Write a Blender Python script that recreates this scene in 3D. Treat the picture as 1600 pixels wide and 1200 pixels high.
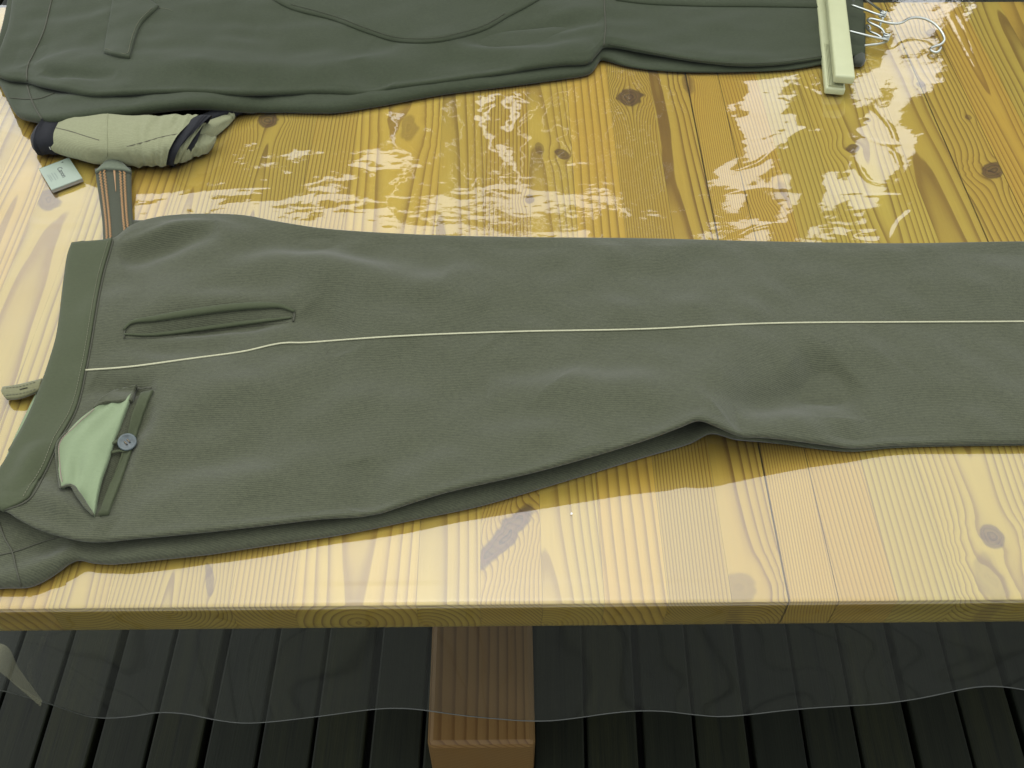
import bpy, bmesh, math, random
import numpy as np
from mathutils import Vector, Matrix, Euler
from mathutils.bvhtree import BVHTree

random.seed(7); rng = np.random.default_rng(7)
scene = bpy.context.scene
for o in list(bpy.data.objects): bpy.data.objects.remove(o)
R = math.radians
COL = scene.collection

# ------------------------------------------------------------------ camera, sky, sun, exposure
T = 0.74                                   # table top height
CAM_H = 0.80; PITCH = R(51.2); YAW = R(0.58); FPX = 1600.0
cam_d = bpy.data.cameras.new('camera'); cam_d.sensor_width = 36; cam_d.lens = 36
cam_d.clip_start = 0.02; cam_d.clip_end = 400
cam = bpy.data.objects.new('camera', cam_d); COL.objects.link(cam)
cam.location = (0, 0, T + CAM_H); cam.rotation_euler = (math.pi/2 - PITCH, 0, -YAW)
scene.camera = cam

SUN_EL, SUN_AZ = R(70), R(-8)            # azimuth measured from +Y towards +X
w = bpy.data.worlds.new('World'); scene.world = w; w.use_nodes = True
nt = w.node_tree; nt.nodes.clear()
sky = nt.nodes.new('ShaderNodeTexSky'); sky.sky_type = 'NISHITA'; sky.sun_disc = False
sky.sun_elevation = SUN_EL; sky.sun_rotation = SUN_AZ
sky.air_density = 1.0; sky.dust_density = 1.2; sky.ozone_density = 1.0
hs = nt.nodes.new('ShaderNodeHueSaturation'); hs.inputs['Saturation'].default_value = 0.22
bg = nt.nodes.new('ShaderNodeBackground'); bg.inputs['Strength'].default_value = 0.15
wo = nt.nodes.new('ShaderNodeOutputWorld')
nt.links.new(sky.outputs[0], hs.inputs['Color']); nt.links.new(hs.outputs[0], bg.inputs[0]); nt.links.new(bg.outputs[0], wo.inputs[0])
sd = bpy.data.lights.new('sun', 'SUN'); sd.energy = 1.5; sd.angle = R(114); sd.color = (1, .99, .97)
sun = bpy.data.objects.new('sun', sd); COL.objects.link(sun)
dvec = Vector((math.sin(SUN_AZ)*math.cos(SUN_EL), math.cos(SUN_AZ)*math.cos(SUN_EL), math.sin(SUN_EL)))
sun.rotation_euler = dvec.to_track_quat('Z', 'Y').to_euler(); sun.location = dvec*8
vs = scene.view_settings; vs.view_transform = 'Standard'; vs.look = 'None'; vs.gamma = 1; vs.exposure = 0.98
vs.use_curve_mapping = False
scene.render.engine = 'CYCLES'

# ------------------------------------------------------------------ helpers
CAMP = Vector(cam.location); CROT = Euler(cam.rotation_euler).to_matrix()
def ray(px, py):
    return (CROT @ Vector((px-800, 600-py, -FPX))).normalized()
def P(px, py, h=0.0):
    """point h metres above the table top that stands where the photograph shows (px, py)"""
    d = ray(px, py); t = (T + h - CAMP.z)/d.z
    return CAMP + d*t
def PA(pts, s=0.01):
    return np.array([P(p[0], p[1], (p[2] if len(p) > 2 else 0)*s) for p in pts])

def spline(pts, n, param=None):
    """centripetal Catmull-Rom through pts, resampled to n points by arc length (or at param in 0..1)"""
    p = np.asarray(pts, float)
    if len(p) == 2:
        dense = p[0] + (p[1]-p[0])*np.linspace(0, 1, 60)[:, None]
    else:
        q = np.vstack([2*p[0]-p[1], p, 2*p[-1]-p[-2]])
        t = np.concatenate([[0], np.cumsum(np.maximum(np.linalg.norm(np.diff(q, axis=0), axis=1), 1e-6)**.5)])
        out = []
        for i in range(1, len(q)-2):
            tt = np.linspace(t[i], t[i+1], 24, endpoint=False)[:, None]
            A1 = (t[i]-tt)/(t[i]-t[i-1])*q[i-1]+(tt-t[i-1])/(t[i]-t[i-1])*q[i]
            A2 = (t[i+1]-tt)/(t[i+1]-t[i])*q[i]+(tt-t[i])/(t[i+1]-t[i])*q[i+1]
            A3 = (t[i+2]-tt)/(t[i+2]-t[i+1])*q[i+1]+(tt-t[i+1])/(t[i+2]-t[i+1])*q[i+2]
            B1 = (t[i+1]-tt)/(t[i+1]-t[i-1])*A1+(tt-t[i-1])/(t[i+1]-t[i-1])*A2
            B2 = (t[i+2]-tt)/(t[i+2]-t[i])*A2+(tt-t[i])/(t[i+2]-t[i])*A3
            out.append((t[i+1]-tt)/(t[i+1]-t[i])*B1+(tt-t[i])/(t[i+1]-t[i])*B2)
        dense = np.vstack(out+[q[-2:-1]])
    s = np.concatenate([[0], np.cumsum(np.linalg.norm(np.diff(dense, axis=0), axis=1))]); s /= s[-1]
    u = np.linspace(0, 1, n) if param is None else param
    return np.stack([np.interp(u, s, dense[:, k]) for k in range(dense.shape[1])], 1)

def grf(x, y, lo, hi, n, seed, sx=1, sy=1):
    """smooth random field of unit deviation with wavelengths lo..hi metres"""
    g = np.random.default_rng(seed); z = np.zeros_like(x)
    for _ in range(n):
        k = 2*np.pi/np.exp(g.uniform(np.log(lo), np.log(hi))); a = g.uniform(0, 2*np.pi)
        z += np.cos(k*(np.cos(a)*x*sx+np.sin(a)*y*sy)+g.uniform(0, 6.28))
    return z*math.sqrt(2.0/n)

def link(o, parent=None):
    COL.objects.link(o)
    if parent is not None: o.parent = parent
    return o
def thing(name, label, cat, loc, group=None):
    o = bpy.data.objects.new(name, None); COL.objects.link(o); o.location = loc; o.empty_display_size = .05
    o['label'] = label; o['category'] = cat
    if group: o['group'] = group
    return o
def base(parent):
    v = Vector((0, 0, 0))
    while parent is not None: v += parent.location; parent = parent.parent
    return v
def mesh_obj(name, verts, faces, mat, parent=None, smooth=True, label=None):
    """verts in world metres; the object sits at its parent's origin"""
    b = base(parent); me = bpy.data.meshes.new(name)
    v = np.asarray(verts, float) - np.array(b)
    me.from_pydata(v.tolist(), [], [tuple(f) for f in faces]); me.update()
    if smooth: me.shade_smooth()
    me.materials.append(mat)
    o = bpy.data.objects.new(name, me); link(o, parent)
    if label: o['label'] = label
    return o
def grid_faces(nu, nv, off=0, close_u=False):
    f = []
    for j in range(nv-1):
        for i in range(nu-1+(1 if close_u else 0)):
            a = off+j*nu+i; b = off+j*nu+(i+1) % nu
            f.append((a, b, b+nu, a+nu))
    return f
def bm_obj(name, bm, mat, parent=None, smooth=False, label=None):
    bmesh.ops.recalc_face_normals(bm, faces=bm.faces)
    v = [x.co[:] for x in bm.verts]; bm.verts.index_update()
    f = [[x.index for x in q.verts] for q in bm.faces]
    bm.free()
    return mesh_obj(name, v, f, mat, parent, smooth, label)
def tube(name, pts, r, mat, parent=None, n=8, step=.003, flat=1.0, closed=False):
    p = np.asarray([tuple(q) for q in pts], float)
    L = np.linalg.norm(np.diff(p, axis=0), axis=1).sum()
    c = spline(p, max(4, int(L/step)))
    rr = np.interp(np.linspace(0, 1, len(c)), np.linspace(0, 1, len(np.atleast_1d(r))), np.atleast_1d(r))
    V = []; up = Vector((0, 0, 1)); prev = None
    for i in range(len(c)):
        t = Vector(c[min(i+1, len(c)-1)]-c[max(i-1, 0)]).normalized()
        s = t.cross(up if prev is None else prev)
        if s.length < 1e-4: s = t.cross(Vector((0, 1, 0)))
        s.normalize(); nrm = s.cross(t).normalized(); prev = nrm
        for k in range(n):
            a = 2*math.pi*k/n
            V.append(Vector(c[i])+s*math.cos(a)*rr[i]+nrm*math.sin(a)*rr[i]*flat)
    F = grid_faces(n, len(c), close_u=True)
    F += [tuple(range(n))[::-1], tuple(range(len(V)-n, len(V)))]
    return mesh_obj(name, [tuple(v) for v in V], F, mat, parent)
def box(bm, c, sx, sy, sz, ax=None, bevel=0, seg=2):
    """box centred at c, half sizes, ax = 3x3 matrix of axes"""
    g = bmesh.ops.create_cube(bm, size=2)['verts']
    M = (ax if ax is not None else Matrix.Identity(3)).to_4x4()
    for v in g: v.co = Vector(c) + (M @ Vector((v.co.x*sx, v.co.y*sy, v.co.z*sz)))
    if bevel:
        es = list({e for v in g for e in v.link_edges})
        bmesh.ops.bevel(bm, geom=es, offset=bevel, segments=seg, profile=.5, affect='EDGES')

def polydist(x, y, pts):
    """distance to a polyline and position along it (0..1)"""
    p = spline(np.asarray(pts)[:, :2], max(8, 6*len(pts))); best = np.full(x.shape, 1e9); s = np.zeros(x.shape); n = len(p)-1
    sg = np.zeros(x.shape)
    for i in range(n):
        a, b = p[i], p[i+1]; ab = b-a; L2 = ab@ab+1e-12
        tt = np.clip(((x-a[0])*ab[0]+(y-a[1])*ab[1])/L2, 0, 1)
        dx = x-a[0]-tt*ab[0]; dy = y-a[1]-tt*ab[1]; d = np.hypot(dx, dy); k = d < best
        best = np.where(k, d, best); s = np.where(k, (i+tt)/n, s); sg = np.where(k, np.sign(ab[0]*dy-ab[1]*dx), sg)
    return best, s, sg
# ---- node helpers
def mat_new(name):
    m = bpy.data.materials.new(name); m.use_nodes = True
    return m, m.node_tree, m.node_tree.nodes['Principled BSDF']
class NT:
    def __init__(s, nt): s.nt = nt
    def n(s, t, **kw):
        x = s.nt.nodes.new(t)
        for k, v in kw.items(): setattr(x, k, v)
        return x
    def set(s, sock, v):
        if isinstance(v, bpy.types.NodeSocket): s.nt.links.new(v, sock)
        else: sock.default_value = v
    def m(s, op, a, b=0.0, c=None):
        x = s.n('ShaderNodeMath', operation=op); s.set(x.inputs[0], a); s.set(x.inputs[1], b)
        if c is not None: s.set(x.inputs[2], c)
        return x.outputs[0]
    def xyz(s, v):
        x = s.n('ShaderNodeSeparateXYZ'); s.set(x.inputs[0], v); return x.outputs
    def vec(s, a, b, c):
        x = s.n('ShaderNodeCombineXYZ'); s.set(x.inputs[0], a); s.set(x.inputs[1], b); s.set(x.inputs[2], c); return x.outputs[0]
    def vmul(s, v, k):
        x = s.n('ShaderNodeVectorMath', operation='MULTIPLY'); s.set(x.inputs[0], v); x.inputs[1].default_value = k; return x.outputs[0]
    def noise(s, v, scale=1, detail=2, rough=.5, w=None):
        x = s.n('ShaderNodeTexNoise'); x.noise_dimensions = '4D' if w is not None else '3D'
        s.set(x.inputs['Vector'], v); x.inputs['Scale'].default_value = scale; x.inputs['Detail'].default_value = detail
        x.inputs['Roughness'].default_value = rough
        if w is not None: x.inputs['W'].default_value = w
        return x.outputs[0]
    def ramp(s, f, stops, interp='LINEAR'):
        x = s.n('ShaderNodeValToRGB'); x.color_ramp.interpolation = interp; e = x.color_ramp.elements
        while len(e) < len(stops): e.new(.5)
        for q, (p, c) in zip(e, stops): q.position = p; q.color = (*c, 1) if len(c) == 3 else c
        s.set(x.inputs[0], f); return x.outputs[0]
    def mix(s, f, a, b, blend='MIX'):
        x = s.n('ShaderNodeMix', data_type='RGBA', blend_type=blend)
        s.set(x.inputs[0], f)
        for i, v in ((6, a), (7, b)):
            s.set(x.inputs[i], (*v, 1) if isinstance(v, tuple) and len(v) == 3 else v)
        return x.outputs[2]
    def obj(s): return s.n('ShaderNodeTexCoord').outputs['Object']

def plain(name, col, rough=.5, metal=0, spec=.5, var=.0, vscale=60):
    m, t, b = mat_new(name); N = NT(t)
    b.inputs['Roughness'].default_value = rough; b.inputs['Metallic'].default_value = metal
    b.inputs['Specular IOR Level'].default_value = spec
    if var:
        f = N.noise(N.obj(), vscale, 3, .6)
        lo = tuple(c*(1-var) for c in col); hi = tuple(min(1, c*(1+var)) for c in col)
        N.set(b.inputs['Base Color'], N.ramp(f, [(.3, lo), (.7, hi)]))
    else: b.inputs['Base Color'].default_value = (*col, 1)
    return m
def fabric(name, col, rib=1.0, speck=.40, sheen=.15, bump=.9, ang=0.0, rib_mm=2.0):
    """woven wool: fine ribs across the piece, grainy yarn"""
    m, t, b = mat_new(name); N = NT(t); o = N.obj()
    mp = N.n('ShaderNodeMapping'); mp.inputs['Rotation'].default_value = (0, 0, ang); N.set(mp.inputs[0], o)
    v = mp.outputs[0]
    wob = N.noise(v, 14, 2, .5)
    x, y, z = N.xyz(v)
    ph = N.m('ADD', N.m('MULTIPLY', y, 2*math.pi/(rib_mm*.001)), N.m('MULTIPLY', wob, 14))
    ribs = N.m('MULTIPLY_ADD', N.m('SINE', ph), .5, .5)
    gr = N.noise(N.vmul(v, (600, 1100, 900)), 1, 2, .6)
    gr2 = N.noise(N.vmul(v, (230, 420, 300)), 1, 3, .7); big = N.noise(v, 9, 3, .5)
    f = N.m('ADD', N.m('MULTIPLY', gr, .38), N.m('MULTIPLY', gr2, .47))
    f = N.m('ADD', f, N.m('MULTIPLY', ribs, .15*rib))
    lo = tuple(c*(1-speck) for c in col); hi = tuple(c*(1+speck) for c in col)
    c = N.ramp(f, [(.3, lo), (.68, hi)])
    c = N.mix(N.m('MULTIPLY', big, .22), c, tuple(q*.8 for q in col))
    N.set(b.inputs['Base Color'], c)
    b.inputs['Roughness'].default_value = .85; b.inputs['Specular IOR Level'].default_value = .25
    b.inputs['Sheen Weight'].default_value = sheen; b.inputs['Sheen Roughness'].default_value = .5
    bp = N.n('ShaderNodeBump'); bp.inputs['Strength'].default_value = bump; bp.inputs['Distance'].default_value = .0007
    N.set(bp.inputs['Height'], f); N.set(b.inputs['Normal'], bp.outputs[0])
    return m
def wood(name, cx, cz, spacing, light, dark, knots=(), seed=0.0, taper=.02, rough=.32, wav=.006, contrast=1.0, gray=0.0):
    """solid pine: year rings round a pith line, so faces and end grain agree; knots = (x, y, rx, ry, darkness, slant)"""
    m, t, b = mat_new(name); N = NT(t); o = N.obj(); x, y, z = N.xyz(o)
    n1 = N.m('SUBTRACT', N.noise(N.vmul(o, (7, 1.7, 7)), 1, 2, .5, seed), .5)
    n2 = N.m('SUBTRACT', N.noise(N.vmul(o, (9, 2.2, 9)), 1, 2, .5, seed+11), .5)
    n3 = N.m('SUBTRACT', N.noise(N.vmul(o, (60, 9, 60)), 1, 2, .5, seed+5), .5)
    n4 = N.m('SUBTRACT', N.noise(o, 42, 2, .5, seed+6), .5)
    x1 = N.m('ADD', x, N.m('MULTIPLY', n1, wav*2)); z1 = N.m('ADD', z, N.m('MULTIPLY', n2, wav*2))
    push = None; kc = []
    for (kx, ky, rx, ry, dk, sl) in knots:
        dx = N.m('SUBTRACT', x, kx); dy = N.m('SUBTRACT', y, ky)
        dx = N.m('ADD', dx, N.m('MULTIPLY', dy, sl))
        wob = N.m('MULTIPLY', n4, rx*1.6)
        dxw = N.m('ADD', dx, wob)
        d2 = N.m('ADD', N.m('POWER', N.m('ABSOLUTE', N.m('DIVIDE', dxw, rx)), 2), N.m('POWER', N.m('ABSOLUTE', N.m('DIVIDE', dy, ry)), 2))
        g = N.m('EXPONENT', N.m('MULTIPLY', d2, -.30))
        x1 = N.m('SUBTRACT', x1, N.m('MULTIPLY', N.m('MULTIPLY', dx, g), .85))
        kc.append((N.m('SQRT', d2), dk))
    rr = N.m('SQRT', N.m('ADD', N.m('POWER', N.m('ABSOLUTE', N.m('SUBTRACT', x1, cx)), 2), N.m('POWER', N.m('ABSOLUTE', N.m('SUBTRACT', z1, cz)), 2)))
    rr = N.m('ADD', rr, N.m('MULTIPLY', y, taper))
    ph = N.m('ADD', N.m('DIVIDE', rr, spacing), N.m('MULTIPLY', n3, .25))
    slow = N.noise(N.vec(N.m('MULTIPLY', ph, .23), 0.0, 0.0), 1, 1, .5, seed+3)
    fr = N.m('FRACT', ph)
    mid = tuple(l*.72+d*.28 for l, d in zip(light, dark))
    dk2 = tuple(l*(1-contrast)+d*contrast for l, d in zip(light, dark))
    c = N.ramp(fr, [(0, light), (.35, light), (.66, mid), (.84, dk2), (.95, dk2), (1.0, light)])
    c = N.mix(N.m('MULTIPLY', slow, .35), c, tuple(l*.93+d*.07 for l, d in zip(light, dark)))
    fib = N.noise(N.vmul(o, (900, 14, 900)), 1, 2, .6, seed+1)
    c = N.mix(N.m('MULTIPLY', N.m('SUBTRACT', fib, .35), .30), c, tuple(q*.62 for q in dark))
    blot = N.noise(N.vmul(o, (22, 5, 22)), 1, 3, .6, seed+2)
    c = N.mix(N.ramp(blot, [(.35, (0, 0, 0)), (.75, (.42, .42, .42))]), c, (light[0]*.86, light[1]*.72, light[2]*.5))
    for d, dk in kc:
        halo = N.ramp(d, [(.0, (1, 1, 1)), (.8, (.8, .8, .8)), (1.7, (0, 0, 0))])
        c = N.mix(N.m('MULTIPLY', halo, .6*dk), c, (dark[0]*1.0, dark[1]*.85, dark[2]*.7))
        core = N.ramp(N.m('ADD', d, N.m('MULTIPLY', n3, .5)), [(.0, (.75, .75, .75)), (.25, (.95, .95, .95)), (.5, (.7, .7, .7)), (.66, (1, 1, 1)), (.82, (.8, .8, .8)), (1.15, (0, 0, 0))])
        kcol = N.ramp(N.m('FRACT', N.m('ADD', N.m('MULTIPLY', d, 3.2), N.m('MULTIPLY', n3, 2.0))), [(0, (.16, .085, .035)), (.5, (.075, .042, .020)), (1, (.03, .02, .012))])
        c = N.mix(N.m('MULTIPLY', core, dk), c, kcol)
    if gray: c = N.mix(gray, c, (.25, .26, .22))
    N.set(b.inputs['Base Color'], c)
    b.inputs['Roughness'].default_value = rough; b.inputs['Specular IOR Level'].default_value = .25
    bp = N.n('ShaderNodeBump'); bp.inputs['Strength'].default_value = .05; bp.inputs['Distance'].default_value = .0003
    N.set(bp.inputs['Height'], N.m('ADD', fr, fib)); N.set(b.inputs['Normal'], bp.outputs[0])
    return m

# ------------------------------------------------------------------ measures of the place
YF = P(800, 944).y                         # front edge of the table
YB = P(1500, 3).y                          # rear edge
XL, XR = -0.86, 1.22
THICK = 0.058
TAB0 = Vector(((XL+XR)/2, (YF+YB)/2, 0))

# ------------------------------------------------------------------ deck (floor)
deck = bpy.data.objects.new('deck', None); COL.objects.link(deck); deck['kind'] = 'structure'
deck_mats = []
for i in range(5):
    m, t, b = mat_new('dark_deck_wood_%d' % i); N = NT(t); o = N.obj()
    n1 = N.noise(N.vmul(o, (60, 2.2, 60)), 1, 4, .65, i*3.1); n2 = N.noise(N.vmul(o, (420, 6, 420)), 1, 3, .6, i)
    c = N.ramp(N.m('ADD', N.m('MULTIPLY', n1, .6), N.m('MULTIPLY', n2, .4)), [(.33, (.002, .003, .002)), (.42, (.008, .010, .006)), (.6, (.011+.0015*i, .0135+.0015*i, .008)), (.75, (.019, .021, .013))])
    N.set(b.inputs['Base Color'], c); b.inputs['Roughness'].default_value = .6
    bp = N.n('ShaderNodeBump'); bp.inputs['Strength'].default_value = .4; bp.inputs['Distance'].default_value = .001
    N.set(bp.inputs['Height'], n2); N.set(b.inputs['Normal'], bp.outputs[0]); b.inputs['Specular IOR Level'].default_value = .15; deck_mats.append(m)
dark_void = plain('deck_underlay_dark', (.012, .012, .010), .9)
DECKROT = R(-1.7); DP = .0822
bm = bmesh.new(); box(bm, (0, 0, 0), DP/2-.0035, 2.6, .014, bevel=.003, seg=2)
bmesh.ops.recalc_face_normals(bm, faces=bm.faces)
dme = []
for k in range(5):
    me = bpy.data.meshes.new('deck_board'); bm.to_mesh(me); me.materials.append(deck_mats[k]); dme.append(me)
bm.free()
for i in range(-34, 40):
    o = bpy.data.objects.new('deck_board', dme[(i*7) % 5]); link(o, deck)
    xx = i*DP - .012
    o.location = (xx*math.cos(DECKROT)+.02, xx*math.sin(DECKROT)+1.0+.13*((i*37) % 5-2)*.3, -.014); o.rotation_euler = (0, 0, DECKROT)
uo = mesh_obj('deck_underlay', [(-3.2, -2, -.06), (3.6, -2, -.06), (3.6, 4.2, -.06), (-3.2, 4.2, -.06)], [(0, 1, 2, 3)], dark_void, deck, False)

# ------------------------------------------------------------------ unseen timber screen added beyond the table to give the vinyl a dark reflection
wallm = plain('dark_brown_stained_board', (.030, .023, .014), .75, var=.3, vscale=8)
wall = thing('added_screen', 'unseen dark brown screen of upright boards added beyond the table to be mirrored in the clear vinyl', 'wall', (0, 3.15, 0))
def wboard(x0, x1, z0, z1):
    bm = bmesh.new(); box(bm, ((x0+x1)/2, 3.15, (z0+z1)/2), (x1-x0)/2, .03, (z1-z0)/2, bevel=.006)
    bm_obj('screen_board', bm, wallm, wall)
S1, S2 = (.88, 1.06), (1.32, 1.52)
for a, b_, h in ((-1.58, -1.2, 2.42), (-1.2, -.8, 2.64), (-.8, -.4, 2.62), (-.4, 0, 2.70), (0, .44, 2.72), (.44, .88, 3.1)):
    x_ = a
    while x_ < b_-.03:
        w_ = min(rng.uniform(.05, .13), b_-x_); g_ = rng.uniform(.003, .010)  # narrow slits shaped to streak the vinyl with bright reflected lines
        wboard(x_, x_+w_-g_, 0, h+rng.uniform(-.03, .03)); x_ += w_
wboard(S1[1], S2[0], 0, 3.3); wboard(S2[1], 2.0, 0, 3.3); wboard(2.0, 2.6, 0, 3.3)
wboard(S1[0], S1[1], 0, 1.95); wboard(S1[0], S1[1], 2.95, 3.3); wboard(S2[0], S2[1], 0, 1.7); wboard(S2[0], S2[1], 2.95, 3.3)

# ------------------------------------------------------------------ table
table = thing('pine_table', 'varnished knotty pine table of glued staves under clear vinyl', 'table', TAB0)
LIGHT = (.47, .350, .058); DARK = (.115, .050, .008)
def lx(px): return P(px, 945).x - TAB0.x
def kn(px, py, rx, ry, dk, sl=0.0):
    q = P(px, py); return (q.x-TAB0.x, q.y-TAB0.y, rx, ry, dk, sl)
# (front-edge pixel of the left joint, pith pixel, pith depth cm, ring mm, tone, contrast)
ST = [(-760, -500, -9, 5, .95, .8), (-640, -590, 1, 4, 1.05, .8), (-530, -480, -4, 5, 1, .9), (-420, -300, -8, 4, .95, .9), (-310, -260, 2, 5, 1.05, .8), (-205, -150, -6, 6, 1, .8),
      (-105, -250, -8, 7, 1, .8), (-20, -230, -7, 9, 1.03, .75), (77, 122, 1.2, 4.2, .97, .8), (168, 262, -.6, 4.0, .95, .9), (358, 490, .5, 4.5, 1.0, .85),
      (456, 552, -3.2, 7.5, 1.12, .75), (650, 662, -4, 6, 1.02, .8), (750, 480, -14, 3.4, .98, .9), (848, 858, -4.2, 4.6, 1.05, .7), (945, 700, -9, 8.5, 1.12, .75),
      (1045, 1190, 2.5, 2.7, .92, .95), (1145, 1156, -5, 4.5, 1.0, 1.0), (1233, 1800, 3, 2.6, 1.05, .8), (1313, 1700, -9, 3.6, 1.03, .85), (1405, 1270, 3.5, 5.5, 1.0, .8),
      (1500, 1600, 1.8, 5.5, 1.04, .8), (1690, 1720, -7, 6, .98, .8), (1790, 1700, -12, 4, 1.0, .9), (1890, 1950, 1, 5, 1.03, .8), (1990, 2080, -6, 4, .97, .9), (2090, 2090, -8, 5, 1, .8), (2200, 2400, -5, 5, 1.02, .8)]
KNOTS = [kn(985, 152, .018, .020, .85), kn(1075, 132, .010, .022, .35), kn(878, 241, .009, .011, .75, .3), kn(843, 232, .006, .013, .4), kn(828, 311, .006, .009, .6),
         kn(418, 188, .013, .016, .8), kn(76, 312, .016, .022, .7), kn(1331, 232, .010, .010, .75, -.4), kn(1440, 132, .006, .007, .6), kn(1456, 52, .010, .012, .5, -.3),
         kn(1357, 187, .004, .005, .5), kn(1550, 266, .017, .017, .85, -.4), kn(1514, 183, .005, .006, .5), kn(1552, 838, .011, .013, .7, -.2), kn(1548, 905, .012, .03, .22),
         kn(788, 838, .014, .036, .85, -.72), kn(326, 905, .004, .018, .6, .25), kn(1152, 918, .016, .016, .35), kn(1225, 300, .012, .02, .2), kn(640, 200, .012, .03, .3)]
xs = [lx(s[0]) for s in ST]; xs[0] = XL-TAB0.x; xs.append(XR-TAB0.x)
for i, s in enumerate(ST):
    x0, x1 = xs[i], xs[i+1]
    if x1 <= x0+.004: continue
    gapl = .0012 if s[0] in (1233, 1790) else .00010
    ks = [k for k in KNOTS if x0-.004 < k[0] < x1+.004]
    g = rng.uniform(-.05, .05)
    L = tuple(c*s[4]*q for c, q in zip(LIGHT, (1+g*.4, 1-g*1.0, 1-g*2.5))); D = tuple(c*(.9+.2*rng.random()) for c in DARK)
    m = wood('pine_stave_%02d' % i, lx(s[1]), s[2]*.01, s[3]*.001, L, D, ks, seed=i*1.73, taper=rng.uniform(-.03, .03), wav=.007 if s[3] > 3 else .004, contrast=s[5])
    bm = bmesh.new()
    hw = (x1-x0)/2-gapl
    box(bm, (TAB0.x+(x0+x1)/2+gapl*.4, TAB0.y, T-THICK/2), hw, (YB-YF)/2, THICK/2)
    long_e = [e for e in bm.edges if abs(e.verts[0].co.x-e.verts[1].co.x) > .001]
    top_f = [e for e in long_e if e.verts[0].co.z > T-.001]; bot = [e for e in long_e if e.verts[0].co.z < T-.03]
    bmesh.ops.bevel(bm, geom=bot, offset=.020, segments=6, profile=.5, affect='EDGES')
    top_f = [e for e in bm.edges if abs(e.verts[0].co.x-e.verts[1].co.x) > .001 and min(e.verts[0].co.z, e.verts[1].co.z) > T-.001]
    bmesh.ops.bevel(bm, geom=top_f, offset=.0008, segments=2, profile=.5, affect='EDGES')
    # object origin at the table centre, top surface at local z = 0
    bmesh.ops.recalc_face_normals(bm, faces=bm.faces)
    me = bpy.data.meshes.new('stave')
    for v in bm.verts: v.co -= Vector((TAB0.x, TAB0.y, T))
    bm.to_mesh(me); bm.free(); me.materials.append(m)
    o = bpy.data.objects.new('stave', me); link(o, table); o.location = (0, 0, T)
legw = wood('pine_foot_wood', -.4, -.3, .006, (.165, .100, .034), (.075, .038, .012), seed=40, taper=0, wav=.002, rough=.5)
fx = P(752, 1160, -(T-.12)).x; fyf = P(752, 1165, -(T-.12)).y
bm = bmesh.new(); box(bm, (fx, fyf+.42, .06), .075, .42, .06, bevel=.008); bm_obj('foot_beam', bm, legw, table)
bm = bmesh.new(); box(bm, (fx, TAB0.y, (.12+T-THICK)/2+.001), .06, .14, (T-THICK-.12)/2-.001, bevel=.006); bm_obj('pedestal', bm, legw, table)
bm = bmesh.new(); box(bm, (fx+1.14, fyf+.42, .06), .075, .42, .06, bevel=.008); bm_obj('foot_beam', bm, legw, table)
bm = bmesh.new(); box(bm, (fx+1.14, TAB0.y, (.12+T-THICK)/2+.001), .06, .14, (T-THICK-.12)/2-.001, bevel=.006); bm_obj('pedestal', bm, legw, table)

# ------------------------------------------------------------------ clear vinyl sheet
m, t, b = mat_new('clear_vinyl'); t.nodes.remove(b); N = NT(t); o = N.obj()
out = t.nodes['Material Output']
tr = N.n('ShaderNodeBsdfTransparent'); tr.inputs[0].default_value = (.965, .972, .95, 1)
gl = N.n('ShaderNodeBsdfGlossy'); gl.inputs[0].default_value = (1, 1, 1, 1)
df = N.n('ShaderNodeBsdfDiffuse'); df.inputs[0].default_value = (.5, .52, .46, 1)
fz = N.n('ShaderNodeFresnel'); fz.inputs[0].default_value = 1.46
F1 = fz.outputs[0]
F2 = N.m('DIVIDE', N.m('MULTIPLY', F1, 2.0), N.m('ADD', F1, 1.0))      # both faces of the film
x, y, z = N.xyz(o)
N.set(gl.inputs['Roughness'], N.n('ShaderNodeMapRange').outputs[0])
mr = gl.inputs['Roughness'].links[0].from_node; N.set(mr.inputs[0], z)
for k_, v_ in enumerate((T-.07, T-.012, .085, .035)): mr.inputs[k_+1].default_value = v_
fine = N.noise(N.vmul(o, (10, 16, 14)), 1, 1, .5)
crease = N.noise(N.vmul(o, (150, 240, 160)), 1, 2, .5)
midw = N.noise(N.vmul(o, (38, 75, 40)), 1, 1, .5)
reg = N.ramp(N.noise(o, 2.6, 1, .5), [(.38, (0, 0, 0)), (.6, (1, 1, 1))])
far = N.m('SMOOTH_MIN', N.m('MAXIMUM', N.m('MULTIPLY', N.m('SUBTRACT', y, .70), 8.0), 0.0), 1.0, .1)
hgt = N.m('MULTIPLY', N.m('ADD', N.m('MULTIPLY', fine, .62), N.m('ADD', N.m('MULTIPLY', midw, .32), N.m('MULTIPLY', N.m('MULTIPLY', crease, reg), .07))), far)
bp = N.n('ShaderNodeBump'); bp.inputs['Strength'].default_value = 1.0; bp.inputs['Distance'].default_value = .0011
N.set(bp.inputs['Height'], hgt); N.set(gl.inputs['Normal'], bp.outputs[0]); N.set(fz.inputs['Normal'], bp.outputs[0])
mx0 = N.n('ShaderNodeMixShader'); mx0.inputs[0].default_value = .03
t.links.new(tr.outputs[0], mx0.inputs[1]); t.links.new(df.outputs[0], mx0.inputs[2])
mx = N.n('ShaderNodeMixShader'); N.set(mx.inputs[0], F2); t.links.new(mx0.outputs[0], mx.inputs[1]); t.links.new(gl.outputs[0], mx.inputs[2])
t.links.new(mx.outputs[0], out.inputs['Surface'])
vinyl_m = m
nx = 820; xsv = np.linspace(XL-.004, XR+.004, nx)
ys = np.concatenate([np.linspace(YB+.002, YF+.003, 420)]); prof = [(yy, T+.0022) for yy in ys]
rad = .005
for k in range(1, 9):
    a = k/8*math.pi/2; prof.append((YF+.003-rad*1.28*math.sin(a), T+.0022-rad*(1-math.cos(a))))
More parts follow.
